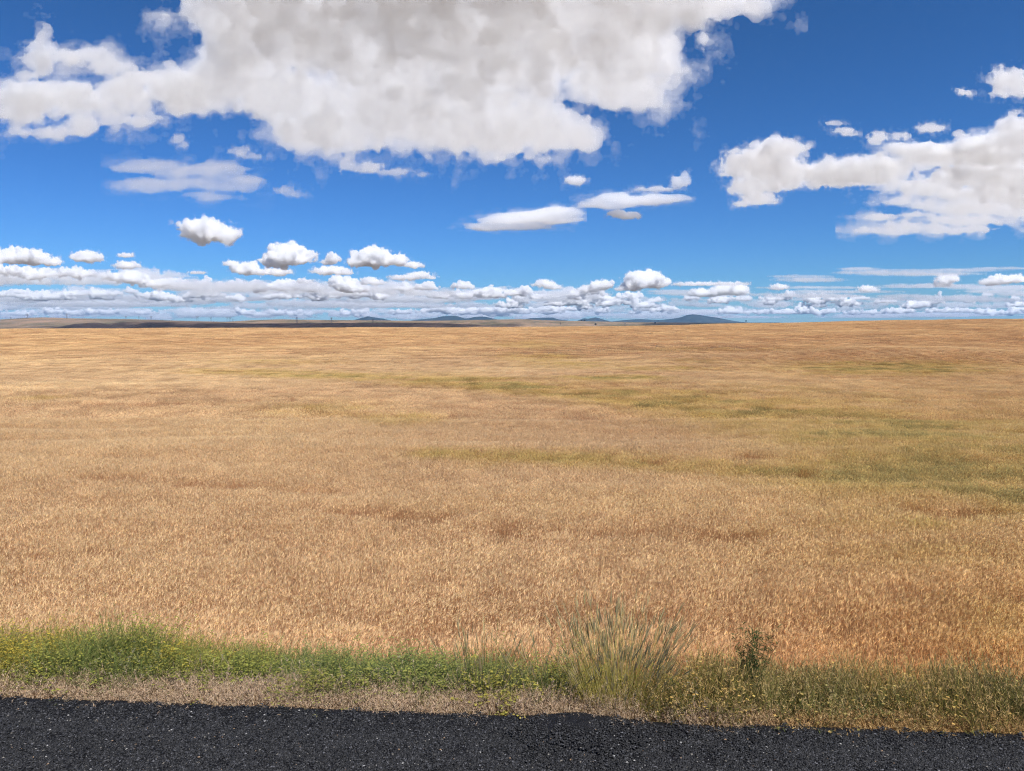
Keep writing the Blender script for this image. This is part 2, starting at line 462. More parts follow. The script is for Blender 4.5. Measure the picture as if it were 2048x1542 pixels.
def heads(spots, n, x0, x1, yf, jit, rx, ry):
    """bright little cumulus heads: clusters of round lobes on a flat base"""
    out = []
    for k in range(n):
        x = x0 + (x1 - x0) * rg.random(); y = float(np.interp(x, *yf)) + (rg.random() - .5) * 2 * jit
        w = rx[0] + (rx[1] - rx[0]) * rg.random() ** 1.5; h = ry[0] + (ry[1] - ry[0]) * rg.random() ** 1.3
        out.append((x, y, w, h * .7))
        for q in range(rg.integers(1, 4)):
            out.append((x + (rg.random() - .5) * 1.3 * w, y - h * (.1 + .4 * rg.random()), w * (.25 + .25 * rg.random()), h * (.5 + .4 * rg.random())))
    return out + spots
hk = dict(step=0.9, puffs=(900, 2, 7), rough=0.45, cell=9, octs=4, flat=.55, dz=1.0, gain=.6)
head_rows = [
 (heads([(95, 548, 18, 8), (20, 543, 36, 9), (265, 560, 30, 11), (250, 556, 14, 9)], 10, -30, 330, ([0, 150, 330], [546, 552, 568]), 6, (14, 36), (8, 17)), dict(hk, D=20000, seed=221)),
 (heads([(690, 574, 24, 16), (672, 566, 14, 14), (710, 580, 24, 10), (668, 558, 7, 7), (480, 572, 30, 8), (550, 574, 26, 8)], 20, 300, 960, ([300, 600, 960], [572, 576, 580]), 6, (12, 34), (7, 15)), dict(hk, D=24000, seed=222)),
 (heads([], 56, -20, 1180, ([0, 600, 1180], [592, 592, 590]), 10, (12, 36), (6, 12)), dict(hk, D=28500, seed=223, cell=7)),
 (heads([(1160, 606, 24, 9), (1215, 608, 20, 8), (1290, 612, 30, 7), (1225, 602, 12, 8)], 56, 1000, 2070, ([1000, 1500, 2070], [606, 600, 602]), 12, (9, 28), (5, 11)), dict(hk, D=31500, seed=224, cell=7)),
 (heads([(930, 626, 44, 6), (985, 622, 40, 7), (1030, 620, 30, 6)], 70, -20, 2070, ([0, 1000, 2070], [628, 624, 622]), 6, (12, 34), (4, 9)), dict(hk, D=38500, seed=225, cell=6)),
]
cloud_mass("cumulus_heads", "scatter of small bright white cumulus heads standing on the horizon cloud banks", head_rows, 0.016)
# ------------------------------------------------------------------ the lie of the land
EDGE0, EDGES = 3.913, -0.0681               # far edge of the road: y = EDGE0 + EDGES * x


def beyond(x, y):
    return y - (EDGE0 + EDGES * x)

_pd = np.array([-60, 3.88, 3.92, 4.08, 4.4, 4.9, 5.9, 6.5, 8, 12, 30, 60, 100, 150, 220, 300, 400, 480, 560, 800, 1500, 3000, 30000.])
_pz = np.array([-.03, -.03, -.035, -.08, -.22, -.50, -1.12, -1.50, -1.78, -2.08, -2.8, -3.65, -4.95, -5.7, -5.0, -3.3, -1.6, -1.2, -1.6, -9, -32, -45, -45.])
_cu = np.array([-1.4, -.7, -.35, 0, .15, .3, .5, .7, 1.4])
_cz = np.array([-3.4, -2.6, -1.8, -1.3, -.6, 1.2, 3.4, 4.4, 4.4])


def ground_z(x, y):
    x = np.asarray(x, float); y = np.asarray(y, float)
    d = beyond(x, y) + 3.9
    z = np.interp(d, _pd, _pz)
    u = x / np.maximum(d, 5.0)
    crest = np.interp(u, _cu, _cz)
    z = z + crest * smooth01(d, 110, 470) * (1 - smooth01(d, 600, 2500))
    # knolls standing in the field
    for bx, bd, amp, sx, sd in ((70, 132, 2.5, 30, 12), (40, 185, 2.0, 36, 14), (-60, 150, .8, 60, 30), (150, 240, 1.2, 60, 26), (12, 62, .35, 16, 9), (-28, 48, .35, 20, 9)):
        z = z + amp * np.exp(-((x - bx) / sx) ** 2 - ((d - bd) / sd) ** 2)
    und = (noise2(x, y, 38, 3, 3) - .5) * 1.5 * smooth01(d, 20, 90) + (noise2(x, y, 7, 4, 3) - .5) * 0.22 * smooth01(d, 5, 12)
    far = (noise2(x, y, 700, 5, 4) - .5) * 26 * smooth01(d, 1200, 4000)
    return z + und * (1 - smooth01(d, 700, 1500)) + far


def soil_mat():
    m, t, out = new_mat("soil_and_dry_steppe")
    geo = N(t, "NewGeometry")
    n1 = N(t, "TexNoise"); n1.inputs["Scale"].default_value = 3.0; n1.inputs["Detail"].default_value = 8
    n2 = N(t, "TexNoise"); n2.inputs["Scale"].default_value = 0.0022; n2.inputs["Detail"].default_value = 7
    r1 = N(t, "ValToRGB"); r2 = N(t, "ValToRGB")
    t.links.new(geo.outputs["Position"], n1.inputs["Vector"]); t.links.new(geo.outputs["Position"], n2.inputs["Vector"])
    e = r1.color_ramp.elements
    e[0].position, e[0].color = .35, (.13, .075, .045, 1); e[1].position, e[1].color = .7, (.26, .165, .10, 1)
    e = r2.color_ramp.elements
    e[0].position, e[0].color = .38, (.12, .098, .072, 1); e[1].position, e[1].color = .62, (.24, .185, .135, 1)
    ln = N(t, "VectorMath", operation='LENGTH'); t.links.new(geo.outputs["Position"], ln.inputs[0])
    mr = N(t, "MapRange"); mr.inputs[1].default_value = 700; mr.inputs[2].default_value = 1200
    t.links.new(ln.outputs["Value"], mr.inputs[0])
    mx = N(t, "MixRGB"); t.links.new(mr.outputs[0], mx.inputs[0]); t.links.new(n1.outputs["Fac"], r1.inputs[0]); t.links.new(n2.outputs["Fac"], r2.inputs[0])
    t.links.new(r1.outputs[0], mx.inputs[1]); t.links.new(r2.outputs[0], mx.inputs[2])
    b = N(t, "BsdfDiffuse"); t.links.new(mx.outputs[0], b.inputs[0]); t.links.new(b.outputs[0], out.inputs[0])
    return m


th = np.concatenate([np.linspace(-60, 60, 361), np.linspace(60, 300, 121)[1:-1]]) * math.pi / 180
rr = np.concatenate([[0.0], np.geomspace(0.6, 29000, 330)])
TH, RRr = np.meshgrid(th, rr, indexing='ij')
gx = RRr * np.sin(TH); gy = RRr * np.cos(TH)
gz = ground_z(gx, gy)
nt_, nr_ = gx.shape
idx = np.arange(nt_ * nr_).reshape(nt_, nr_)
nx_ = np.roll(idx, -1, 0)
fq = np.stack([idx[:, 1:-1], idx[:, 2:], nx_[:, 2:], nx_[:, 1:-1]], -1).reshape(-1, 4)
fq2 = np.stack([idx[:, 0], idx[:, 1], nx_[:, 1], nx_[:, 1]], -1)
gv = np.stack([gx, gy, gz], -1).reshape(-1, 3)
gm = mesh_np("ground", gv, fq[:, ::-1], [soil_mat()], smooth=True)
tag(link("ground", gm), "rolling farmland soil under the wheat, running out to the dry plain", "ground", None, "structure")

# ------------------------------------------------------------------ the road: a sheet with a crumbling edge, dressed with stone chips
def road_mat():
    m, t, out = new_mat("black_chip_seal")
    geo = N(t, "NewGeometry")
    v = N(t, "TexVoronoi"); v.inputs["Scale"].default_value = 110
    n = N(t, "TexNoise"); n.inputs["Scale"].default_value = 40; n.inputs["Detail"].default_value = 6
    for q in (v, n): t.links.new(geo.outputs["Position"], q.inputs["Vector"])
    r = N(t, "ValToRGB"); e = r.color_ramp.elements
    e[0].position, e[0].color = .3, (.004, .004, .005, 1); e[1].position, e[1].color = .75, (.012, .012, .015, 1)
    t.links.new(n.outputs["Fac"], r.inputs[0])
    bp = N(t, "Bump"); bp.inputs["Strength"].default_value = .8; bp.inputs["Distance"].default_value = .006
    t.links.new(v.outputs["Distance"], bp.inputs["Height"])
    b = N(t, "BsdfPrincipled"); b.inputs["Roughness"].default_value = .7; b.inputs["Specular IOR Level"].default_value = .2
    t.links.new(r.outputs[0], b.inputs["Base Color"]); t.links.new(bp.outputs[0], b.inputs["Normal"]); t.links.new(b.outputs[0], out.inputs[0])
    return m


def road_z(x, y):
    s = beyond(x, y)
    hump = 0.030 * np.exp(-((x - .38) / .22) ** 2) * smooth01(s, -.5, -.02)
    sag = -0.018 * np.exp(-((x - 1.05) / .35) ** 2) * smooth01(s, -.5, -.02)
    return 0.012 + hump + sag + 0.006 * (noise2(x, y, .35, 21, 3) - .5) - .012 * smooth01(s, -.06, .05)

xs = np.concatenate([np.linspace(-400, -7, 60)[:-1], np.linspace(-7, 7, 701), np.linspace(7, 400, 60)[1:]])
ss = np.concatenate([np.linspace(-7.4, -1.6, 30)[:-1], np.linspace(-1.6, 0, 81)])
XX, SS = np.meshgrid(xs, ss, indexing='ij')
edge_wob = 0.05 * (noise2(XX, XX * 0, .45, 22, 4) - .5) + .012 * (noise2(XX, XX * 0, .03, 23, 2) - .5)
YY = EDGE0 + EDGES * XX + SS + edge_wob * smooth01(SS, -.4, 0)
ZZ = road_z(XX, YY)
rows = [np.stack([XX, YY, ZZ], -1)]
skirt = rows[0][:, -1:, :].copy(); skirt[..., 1] += .03; skirt[..., 2] -= .09
RV = np.concatenate([rows[0], skirt], 1)
nxr, nyr = RV.shape[:2]
ri = np.arange(nxr * nyr).reshape(nxr, nyr)
rf = np.stack([ri[:-1, :-1], ri[1:, :-1], ri[1:, 1:], ri[:-1, 1:]], -1).reshape(-1, 4)
road = link("road", mesh_np("road", RV.reshape(-1, 3), rf, [road_mat()], smooth=True))
tag(road, "black chip-seal road shoulder with a crumbling far edge along the bottom of the picture", "road", None, "structure")


# ------------------------------------------------------------------ hills and mountains
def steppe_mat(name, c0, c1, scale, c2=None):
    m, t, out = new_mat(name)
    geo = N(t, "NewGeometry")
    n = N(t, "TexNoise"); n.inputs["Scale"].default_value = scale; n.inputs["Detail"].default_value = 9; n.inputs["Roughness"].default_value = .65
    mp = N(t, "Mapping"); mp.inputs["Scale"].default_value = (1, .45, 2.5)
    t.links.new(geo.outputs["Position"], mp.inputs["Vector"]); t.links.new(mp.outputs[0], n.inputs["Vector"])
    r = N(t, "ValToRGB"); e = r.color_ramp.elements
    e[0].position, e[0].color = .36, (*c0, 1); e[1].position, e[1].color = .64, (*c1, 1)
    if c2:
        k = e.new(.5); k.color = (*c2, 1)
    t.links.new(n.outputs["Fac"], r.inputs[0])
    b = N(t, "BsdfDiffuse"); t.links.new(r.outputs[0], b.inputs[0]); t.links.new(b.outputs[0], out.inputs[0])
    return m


def ridge(name, label, cat, pts, D, front, back, toe, mat, seed, rough=1.0, cell=400, nu=400, nd=60):
    """a ridge of high ground: crest heights along an arc at distance D, a front slope down to the toe, a back slope"""
    px = np.linspace(pts[0][0], pts[-1][0], nu)
    py = np.interp(px, [p[0] for p in pts], [p[1] for p in pts])
    k = np.ones(5) / 5
    py = np.convolve(np.pad(py, 2, mode='edge'), k, 'valid')
    x, y, z = ray(px, py)
    az = x / y
    hcrest = EYE + z / y * D
    s = np.linspace(-1, 1, nd)
    A, S = np.meshgrid(az, s, indexing='ij')
    Hc = np.repeat(hcrest[:, None], nd, 1)
    dist = D + np.where(S < 0, S * front, S * back)
    prof = np.where(S < 0, 1 - smooth01(-S, 0.0, 1.0), 1 - smooth01(S, 0.0, 1.0))
    xx, yy = A * dist, dist
    nz = (noise2(xx, yy, cell, seed, 5, .55) - .5) * 2 - np.abs(noise2(xx + 991, yy, cell * .6, seed + 1, 3) - .5) * 1.5 + .3
    zz = toe + (Hc - toe) * prof + rough * nz * np.where(S < 0, 4 * prof * (1 - prof) + .05, 0.0)
    v = np.stack([xx, yy, zz], -1).reshape(-1, 3)
    i = np.arange(nu * nd).reshape(nu, nd)
    f = np.stack([i[:-1, :-1], i[1:, :-1], i[1:, 1:], i[:-1, 1:]], -1).reshape(-1, 4)
    o = link(name, mesh_np(name, v, f, [mat], smooth=True))
    return tag(o, label, cat, None, "structure")

HILL_FAR = [(-120, 641), (0, 639), (55, 635.5), (90, 634.6), (140, 636.6), (200, 637.2), (260, 638), (330, 640.6), (400, 642.6), (455, 643.4), (500, 640.6), (560, 638.6),
            (640, 639.8), (740, 640.6), (850, 641.6), (960, 639.6), (1010, 638.8), (1040, 638.2), (1100, 640.8), (1200, 643), (1300, 644.6), (1420, 645.5), (1560, 645)]
HILL_NEAR = [(90, 657), (120, 653), (150, 647.5), (190, 645.2), (205, 646.5), (214, 648.2), (226, 646.5), (242, 644.5), (300, 642.6), (400, 643.8), (500, 647), (600, 646.5),
             (700, 645.5), (800, 645), (900, 647), (960, 650), (1010, 653), (1060, 656)]
ridge("hill", "long low tan and sage hill along the left horizon", "hill", HILL_FAR, 6000, 1900, 2500, -42, steppe_mat("dry_steppe", (.105, .095, .06), (.30, .20, .135), .0045, (.20, .15, .10)), 31, 9, 420)
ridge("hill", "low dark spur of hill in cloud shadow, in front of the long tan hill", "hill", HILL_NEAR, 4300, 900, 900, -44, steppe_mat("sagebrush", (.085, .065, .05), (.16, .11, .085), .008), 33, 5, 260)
FOREST = steppe_mat("forested_slope", (.010, .019, .016), (.040, .048, .036), .0035, (.018, .030, .024))
MTS = [
 ("small blue mountain peak farthest left on the horizon", [(690, 644), (705, 641), (720, 636.5), (735, 633), (742, 633.6), (750, 635), (765, 637), (780, 640.5), (800, 644)]),
 ("double-humped blue mountain in the middle of the horizon", [(800, 644), (830, 640), (855, 637.5), (870, 636), (885, 632.6), (900, 631.6), (910, 631), (920, 633.6), (930, 637), (938, 636), (948, 634), (962, 632.6), (972, 633.8), (985, 636.6), (1005, 641), (1020, 644)]),
 ("low flat-topped blue mountain right of the double-humped one", [(1035, 644), (1048, 639), (1060, 636.4), (1075, 636), (1090, 635.2), (1106, 635.2), (1118, 639), (1135, 641), (1155, 644)]),
 ("pair of small blue peaks left of the tallest mountain", [(1148, 645), (1158, 640), (1168, 636.6), (1176, 637.4), (1184, 636), (1191, 634.6), (1200, 637), (1212, 640.5), (1228, 645)]),
 ("broad dark blue mountain, tallest on the horizon", [(1205, 645), (1240, 641), (1262, 639), (1280, 638.2), (1300, 639.2), (1320, 640.2), (1345, 637.4), (1360, 635), (1374, 630), (1386, 628.4), (1398, 629.6), (1415, 632.6), (1435, 635.4), (1455, 639.5), (1475, 643), (1500, 645.5)]),
]
for i, (lab, pts) in enumerate(MTS):
    ridge("mountain", lab, "mountain", pts, 21000 + 350 * i, 1500, 2500, -60, FOREST, 50 + i, 40, 900, nu=220, nd=44)
# ------------------------------------------------------------------ plant kit: ribbons grown in bulk, gathered into clumps, strewn by one geometry-node tree
def ribbons(base, dirs, length, width, bend, segs, col, taper=1.0, tipw=0.05, side=None, prof=None):
    """n ribbons: base (n,3), unit dirs (n,3), bend vector (n,3) added quadratically. returns verts, quads, colours"""
    n = len(base)
    t = np.linspace(0, 1, segs + 1)
    p = base[:, None, :] + dirs[:, None, :] * (length[:, None] * t)[..., None] + bend[:, None, :] * ((t ** 2)[None, :] * length[:, None])[..., None]
    if side is None:
        a = RNG.random(n) * 2 * np.pi
        side = np.stack([np.cos(a), np.sin(a), np.zeros(n)], 1)
    w = (1 - taper * t) + tipw if prof is None else np.interp(t, prof[0], prof[1])
    off = side[:, None, :] * (width[:, None] * w[None, :] * .5)[..., None]
    v = np.stack([p - off, p + off], 2).reshape(-1, 3)
    i = np.arange(n * (segs + 1) * 2).reshape(n, segs + 1, 2)
    q = np.stack([i[:, :-1, 0], i[:, :-1, 1], i[:, 1:, 1], i[:, 1:, 0]], -1).reshape(-1, 4)
    c = np.repeat(col, (segs + 1) * 2, 0)
    return v, q, c, p


class Kit:
    def __init__(s): s.v, s.q, s.c, s.n = [], [], [], 0
    def add(s, v, q, c, *_):
        s.v.append(v); s.q.append(q + s.n); s.c.append(c); s.n += len(v)
    def mesh(s, name, mat):
        v = np.concatenate(s.v); q = np.concatenate(s.q); c = np.concatenate(s.c)
        me = mesh_np(name, v, q, [mat])
        a = me.color_attributes.new("col", 'FLOAT_COLOR', 'POINT')
        a.data.foreach_set("color", np.concatenate([c, np.ones((len(c), 1))], 1).astype(np.float32).ravel())
        return me


def jitter(col, n, v=.15, h=.05):
    c = np.array(col)[None, :] * (1 + (RNG.random((n, 1)) - .5) * 2 * v) * (1 + (RNG.random((n, 3)) - .5) * 2 * h)
    return c


def plant_mat(name, transl=.3, inst=True, gloss=.0):
    m, t, out = new_mat(name)
    a = N(t, "Attribute", attribute_name="col")
    src = a.outputs["Color"]
    if inst:
        b = N(t, "Attribute", attribute_name="tint", attribute_type='INSTANCER')
        mx = N(t, "MixRGB", blend_type='MULTIPLY'); mx.inputs[0].default_value = 1
        t.links.new(a.outputs["Color"], mx.inputs[1]); t.links.new(b.outputs["Color"], mx.inputs[2])
        src = mx.outputs[0]
    d = N(t, "BsdfDiffuse"); tr = N(t, "BsdfTranslucent"); mix = N(t, "MixShader"); mix.inputs[0].default_value = transl
    t.links.new(src, d.inputs[0]); t.links.new(src, tr.inputs[0])
    t.links.new(d.outputs[0], mix.inputs[1]); t.links.new(tr.outputs[0], mix.inputs[2])
    t.links.new(mix.outputs[0], out.inputs[0])
    return m


def strew(name, label, cat, pts, rot, scale, tint, vi, variants, kind="stuff", parent=None):
    """ONE object: a cloud of points carrying the clumps"""
    col = bpy.data.collections.new(name + "_kit")
    for k, me in enumerate(variants):
        col.objects.link(bpy.data.objects.new("%s_clump_%02d" % (name, k), me))
    me = bpy.data.meshes.new(name)
    n = len(pts)
    me.vertices.add(n); me.vertices.foreach_set("co", np.ascontiguousarray(pts, np.float32).ravel())
    def att(nm, typ, data, key):
        a = me.attributes.new(nm, typ, 'POINT'); a.data.foreach_set(key, np.ascontiguousarray(data).ravel())
    att("rot", 'FLOAT_VECTOR', rot.astype(np.float32), "vector")
    att("sc", 'FLOAT_VECTOR', scale.astype(np.float32), "vector")
    att("vi", 'INT', vi.astype(np.int32), "value")
    att("tint", 'FLOAT_COLOR', np.concatenate([tint, np.ones((n, 1))], 1).astype(np.float32), "color")
    o = link(name, me, parent)
    g = bpy.data.node_groups.new(name + "_strew", 'GeometryNodeTree')
    g.interface.new_socket("Geometry", in_out='INPUT', socket_type='NodeSocketGeometry')
    g.interface.new_socket("Geometry", in_out='OUTPUT', socket_type='NodeSocketGeometry')
    gi = g.nodes.new("NodeGroupInput"); go = g.nodes.new("NodeGroupOutput")
    ci = g.nodes.new("GeometryNodeCollectionInfo"); ci.inputs[0].default_value = col
    ci.inputs["Separate Children"].default_value = True; ci.inputs["Reset Children"].default_value = True
    ip = g.nodes.new("GeometryNodeInstanceOnPoints"); ip.inputs["Pick Instance"].default_value = True
    def na(nm, typ):
        k = g.nodes.new("GeometryNodeInputNamedAttribute"); k.data_type = typ; k.inputs[0].default_value = nm
        return k.outputs[0]
    mp = g.nodes.new("GeometryNodeMeshToPoints")
    g.links.new(gi.outputs[0], mp.inputs[0]); g.links.new(mp.outputs[0], ip.inputs["Points"])
    g.links.new(ci.outputs[0], ip.inputs["Instance"])
    g.links.new(na("vi", 'INT'), ip.inputs["Instance Index"])
    g.links.new(na("rot", 'FLOAT_VECTOR'), ip.inputs["Rotation"])
    g.links.new(na("sc", 'FLOAT_VECTOR'), ip.inputs["Scale"])
    g.links.new(ip.outputs[0], go.inputs[0])
    md = o.modifiers.new("strew", 'NODES'); md.node_group = g
    if parent is None: tag(o, label, cat, None, kind)
    elif kind: o['kind'] = kind
    return o


def tilt(x, y, e=.6):
    """x and y rotation that lays a clump on the slope"""
    dx = (ground_z(x + e, y) - ground_z(x - e, y)) / (2 * e)
    dy = (ground_z(x, y + e) - ground_z(x, y - e)) / (2 * e)
    return np.arctan(dy), -np.arctan(dx)


# ------------------------------------------------------------------ wheat
HEAD, AWN, STEM, LEAF = (.82, .625, .375), (.88, .71, .47), (.60, .385, .23), (.62, .45, .27)

def wheat(n, rad, square, h0, wid, detail, seed):
    k = Kit()
    if square:
        b = np.stack([(RNG.random(n) - .5) * rad, (RNG.random(n) - .5) * rad, np.zeros(n)], 1)
    else:
        a = RNG.random(n) * 2 * np.pi; r = rad * np.sqrt(RNG.random(n))
        b = np.stack([r * np.cos(a), r * np.sin(a), np.zeros(n)], 1)
    L = h0 * (.82 + .26 * RNG.random(n))
    ln = RNG.normal(0, .10, (n, 2)) + np.array([.05, -.02])
    d = np.stack([ln[:, 0], ln[:, 1], np.ones(n)], 1); d /= np.linalg.norm(d, axis=1)[:, None]
    bend = np.stack([RNG.normal(.04, .06, n), RNG.normal(-.02, .06, n), -.03 * np.ones(n)], 1)
    W = np.full(n, .0030 * wid)
    sv, sq, sc_, sp = ribbons(b, d, L, W, bend, 2 if detail else 1, jitter(STEM, n, .3), .35)
    k.add(sv, sq, sc_)
    tip = sp[:, -1]; td = sp[:, -1] - sp[:, -2]; td /= np.linalg.norm(td, axis=1)[:, None]
    hl = (.036 + .022 * RNG.random(n)) * (1 + .14 * (wid - 1))
    hw = .0085 * wid * (.8 + .4 * RNG.random(n))
    nod = np.stack([RNG.normal(.22, .42, n), RNG.normal(-.06, .42, n), -.22 * np.ones(n)], 1)
    hc = jitter(HEAD, n, .22)
    pf = ([0, .25, .7, 1], [.35, 1, .85, .1])
    a = RNG.random(n) * np.pi
    for q in (0, np.pi / 2):
        s = np.stack([np.cos(a + q), np.sin(a + q), np.zeros(n)], 1)
        k.add(*ribbons(tip, td, hl, hw, nod, 3 if detail else 2, hc, side=s, prof=pf))
    na = 5 if detail else 2
    bb = np.repeat(tip + td * hl[:, None] * .45, na, 0)
    dd = np.repeat(td + nod * .6, na, 0) + RNG.normal(0, .20, (n * na, 3)); dd /= np.linalg.norm(dd, axis=1)[:, None]
    k.add(*ribbons(bb, dd, .030 + .028 * RNG.random(n * na), np.full(n * na, .0013 * wid), np.zeros((n * na, 3)), 1, jitter(AWN, n * na, .15), .9))
    if detail:
        m = n // 2
        b, d, L = b[:m], d[:m], L[:m]
        f = .35 + .45 * RNG.random(m)
        lb = b + d * (L * f)[:, None]
        a = RNG.random(m) * 2 * np.pi
        ld = np.stack([np.cos(a) * .6, np.sin(a) * .6, np.full(m, .7)], 1)
        k.add(*ribbons(lb, ld, .10 + .10 * RNG.random(m), np.full(m, .007), np.stack([np.cos(a) * .2, np.sin(a) * .2, np.full(m, -.9)], 1), 2, jitter(LEAF, m, .3), .8))
    return k

WM = plant_mat("ripe_wheat", .33)
near_v = [wheat(105, .25, False, .62, 1.0, True, i).mesh("wheat_clump", WM) for i in range(7)]
mid_v = [wheat(620, 1.5, True, .62, 1.7, False, i).mesh("wheat_patch", WM) for i in range(5)]
far_v = [wheat(900, 4.6, True, .62, 4.0, False, i).mesh("wheat_patch", WM) for i in range(4)]


def seg_dist(px, py, line):
    """signed closeness (1 in the middle, 0 at the width) to a polyline with widths"""
    out = np.zeros(px.shape)
    for (x0, y0, w0), (x1, y1, w1) in zip(line[:-1], line[1:]):
        t = np.clip(((px - x0) * (x1 - x0) + (py - y0) * (y1 - y0)) / ((x1 - x0) ** 2 + (y1 - y0) ** 2), 0, 1)
        dy = np.abs(py - (y0 + t * (y1 - y0))) / (w0 + t * (w1 - w0))
        dx = np.abs(px - (x0 + t * (x1 - x0))) / 60.0
        out = np.maximum(out, np.exp(-(dy ** 2) - dx ** 2))
    return out

SWALE = [(430, 741, 5), (560, 744, 7), (700, 750, 8), (900, 758, 12), (1100, 774, 16), (1300, 797, 28), (1500, 818, 42), (1700, 842, 58), (1900, 880, 80), (2150, 920, 100)]
BAND2 = [(870, 897, 6), (1000, 903, 9), (1150, 908, 11), (1300, 914, 12), (1600, 931, 16), (1900, 955, 36), (2150, 1000, 40)]
SPOTS = [(1060, 688, 70, 8, .45), (1140, 727, 100, 8, .45), (1780, 732, 200, 14, 1.0), (1230, 754, 110, 6, .8), (1085, 712, 80, 9, .6), (640, 812, 120, 16, .4), (790, 830, 90, 12, .4), (90, 790, 55, 5, .5), (1400, 696, 220, 4, .35), (560, 722, 130, 5, .35),
         (1980, 1005, 100, 13, 1.1), (1690, 822, 70, 8, .6), (1560, 850, 120, 10, .5), (1800, 1035, 260, 16, .45), (1850, 1085, 320, 26, .32), (2010, 1230, 110, 80, .3), (1330, 735, 110, 5, .5),
         (1800, 935, 280, 75, .75), (1690, 872, 190, 36, .6), (980, 915, 60, 8, .3), (1500, 990, 500, 30, .12), (1440, 720, 160, 5, .25)]
HOLES = [(430, 955, 110, 6, .3), (620, 966, 70, 5, .32), (230, 945, 90, 5, .28), (1230, 1046, 90, 5, .35), (700, 1008, 60, 4, .35), (790, 1012, 44, 10, .62), (862, 1016, 30, 9, .55), (1010, 1038, 38, 10, .55), (940, 1008, 60, 4, .3), (1410, 1050, 64, 10, .55), (1510, 1048, 40, 6, .3), (600, 1000, 40, 4, .3), (1930, 1012, 90, 9, .4),
         (1500, 905, 40, 4, .3), (1310, 913, 26, 4, .35), (1610, 933, 20, 4, .35), (1730, 1245, 14, 20, .5), (1790, 1260, 10, 26, .4), (1880, 1285, 60, 10, .35), (2010, 1290, 40, 14, .35), (860, 1225, 120, 12, .25),
         (1120, 1215, 60, 16, .2), (1600, 935, 26, 4, .3), (1840, 1000, 40, 6, .3), (1705, 1325, 8, 24, .4), (1650, 1240, 14, 8, .3)]


def field_look(x, y):
    """greenness, height factor and colour of the crop at ground points"""
    z = ground_z(x, y) + .75
    px, py = project(x, y, z)
    g = .72 * seg_dist(px, py, SWALE) + .7 * seg_dist(px, py, BAND2)
    for cx, cy_, rx, ry, s in SPOTS:
        g = np.maximum(g, s * np.exp(-((px - cx) / rx) ** 2 - ((py - cy_) / ry) ** 2))
    d = np.hypot(x, y)
    n1 = noise2(x * .6, y, 2.6, 61, 5, .65)
    n2 = noise2(x * .5, y * .25, 8, 62, 4)
    n3 = noise2(x * .5, y, .9, 66, 3)
    g = np.clip(g * (.50 + .85 * smooth01(n1, .25, .75)) * (.55 + .9 * n3), 0, 1)
    h = np.ones_like(x); gap = np.zeros_like(x)
    for cx, cy_, rx, ry, s in HOLES:
        e_ = np.exp(-(np.abs((px - cx) / rx) ** 3) - np.abs((py - cy_) / ry) ** 3) * (.6 + .8 * noise2(x, y, .7, 65, 2))
        h -= 1.3 * s * e_; gap = np.maximum(gap, 2.6 * s * e_)
    h = h * (1 + .30 * (noise2(x * .35, y, 1.5, 63, 4) - .5) + .22 * (noise2(x * .08, y + .03 * x, 2.6, 67, 2) - .5) + .26 * (noise2(x * .3, y, 6, 64, 3) - .5))
    h = np.clip(h * (1 + .05 * g), .25, 1.3)
    # ripe colour: pale on the left, redder in streaks, browner to the right and along the near edge
    red = np.clip((n2 - .5) * 2.4 + .5, 0, 1)
    right = smooth01(px, 1000, 2000) * (.35 * smooth01(py, 660, 760) + .65 * smooth01(py, 950, 1280))
    edge = smooth01(py, 1180, 1330)
    pale = np.array([1.15, 1.12, 1.01]); rd = np.array([1.0, .92, .83]); br = np.array([.87, .76, .60]); nearc = np.array([1.02, .90, .84])
    far = smooth01(d, 90, 260)
    c = pale[None] * (1 - red[:, None]) + rd[None] * red[:, None]
    c = c * (1 - right[:, None]) + c * br[None] * right[:, None]
    c = c * (1 - .7 * edge[:, None]) + c * nearc[None] * .7 * edge[:, None]
    c = c * (1 - far[:, None]) + c * np.array([1.06, 1.02, .94])[None] * far[:, None]
    ol = np.array([.94, .90, .56]); dk = np.array([.60, .62, .40])
    g = g * (.55 + .9 * RNG.random(len(x)))
    gg = np.clip(g * 1.5, 0, 1)[:, None]; g2 = np.clip((g - .66) * 2.0, 0, 1)[:, None]
    tint = c * (1 - gg) + ol[None] * gg
    tint = tint * (1 - g2) + dk[None] * g2
    return g, h, tint, px, py, gap


def sow(d0, d1, sp, jit, margin=.84):
    ys = np.arange(d0, d1, sp); P = []
    for y in ys:
        w = margin * y + 3
        x = np.arange(-w, w, sp)
        P.append(np.stack([x, np.full_like(x, y)], 1))
    P = np.concatenate(P)
    P += (RNG.random(P.shape) - .5) * sp * jit
    return P

WHEAT_S = 2.35
def wheat_layer(d0, d1, sp, variants, jit, fade0=None, spin=2 * math.pi):
    P = sow(d0, d1, sp, jit)
    x, y = P[:, 0], P[:, 1]
    ok = beyond(x, y) > WHEAT_S + .5 * (noise2(x, x * 0, 1.2, 71, 3) - .5) + .35 * smooth01(x, -3, 0) * (1 - smooth01(x, 0, 3))
    x, y = x[ok], y[ok]
    g, h, tint, px, py, gap = field_look(x, y)
    k = RNG.random(len(x)) > np.clip(gap, 0, .85)
    x, y, h, tint = x[k], y[k], h[k], tint[k]
    rx, ry = tilt(x, y, max(sp, .5))
    n = len(x)
    rz = RNG.random(n) * spin - spin / 2
    z = ground_z(x, y) - .01
    s = np.stack([np.ones(n), np.ones(n), h], 1)
    tint = tint * (1 + (RNG.random((n, 1)) - .5) * .16)
    return np.stack([x, y, z], 1), np.stack([rx, ry, rz], 1), s, tint, RNG.integers(0, len(variants), n)

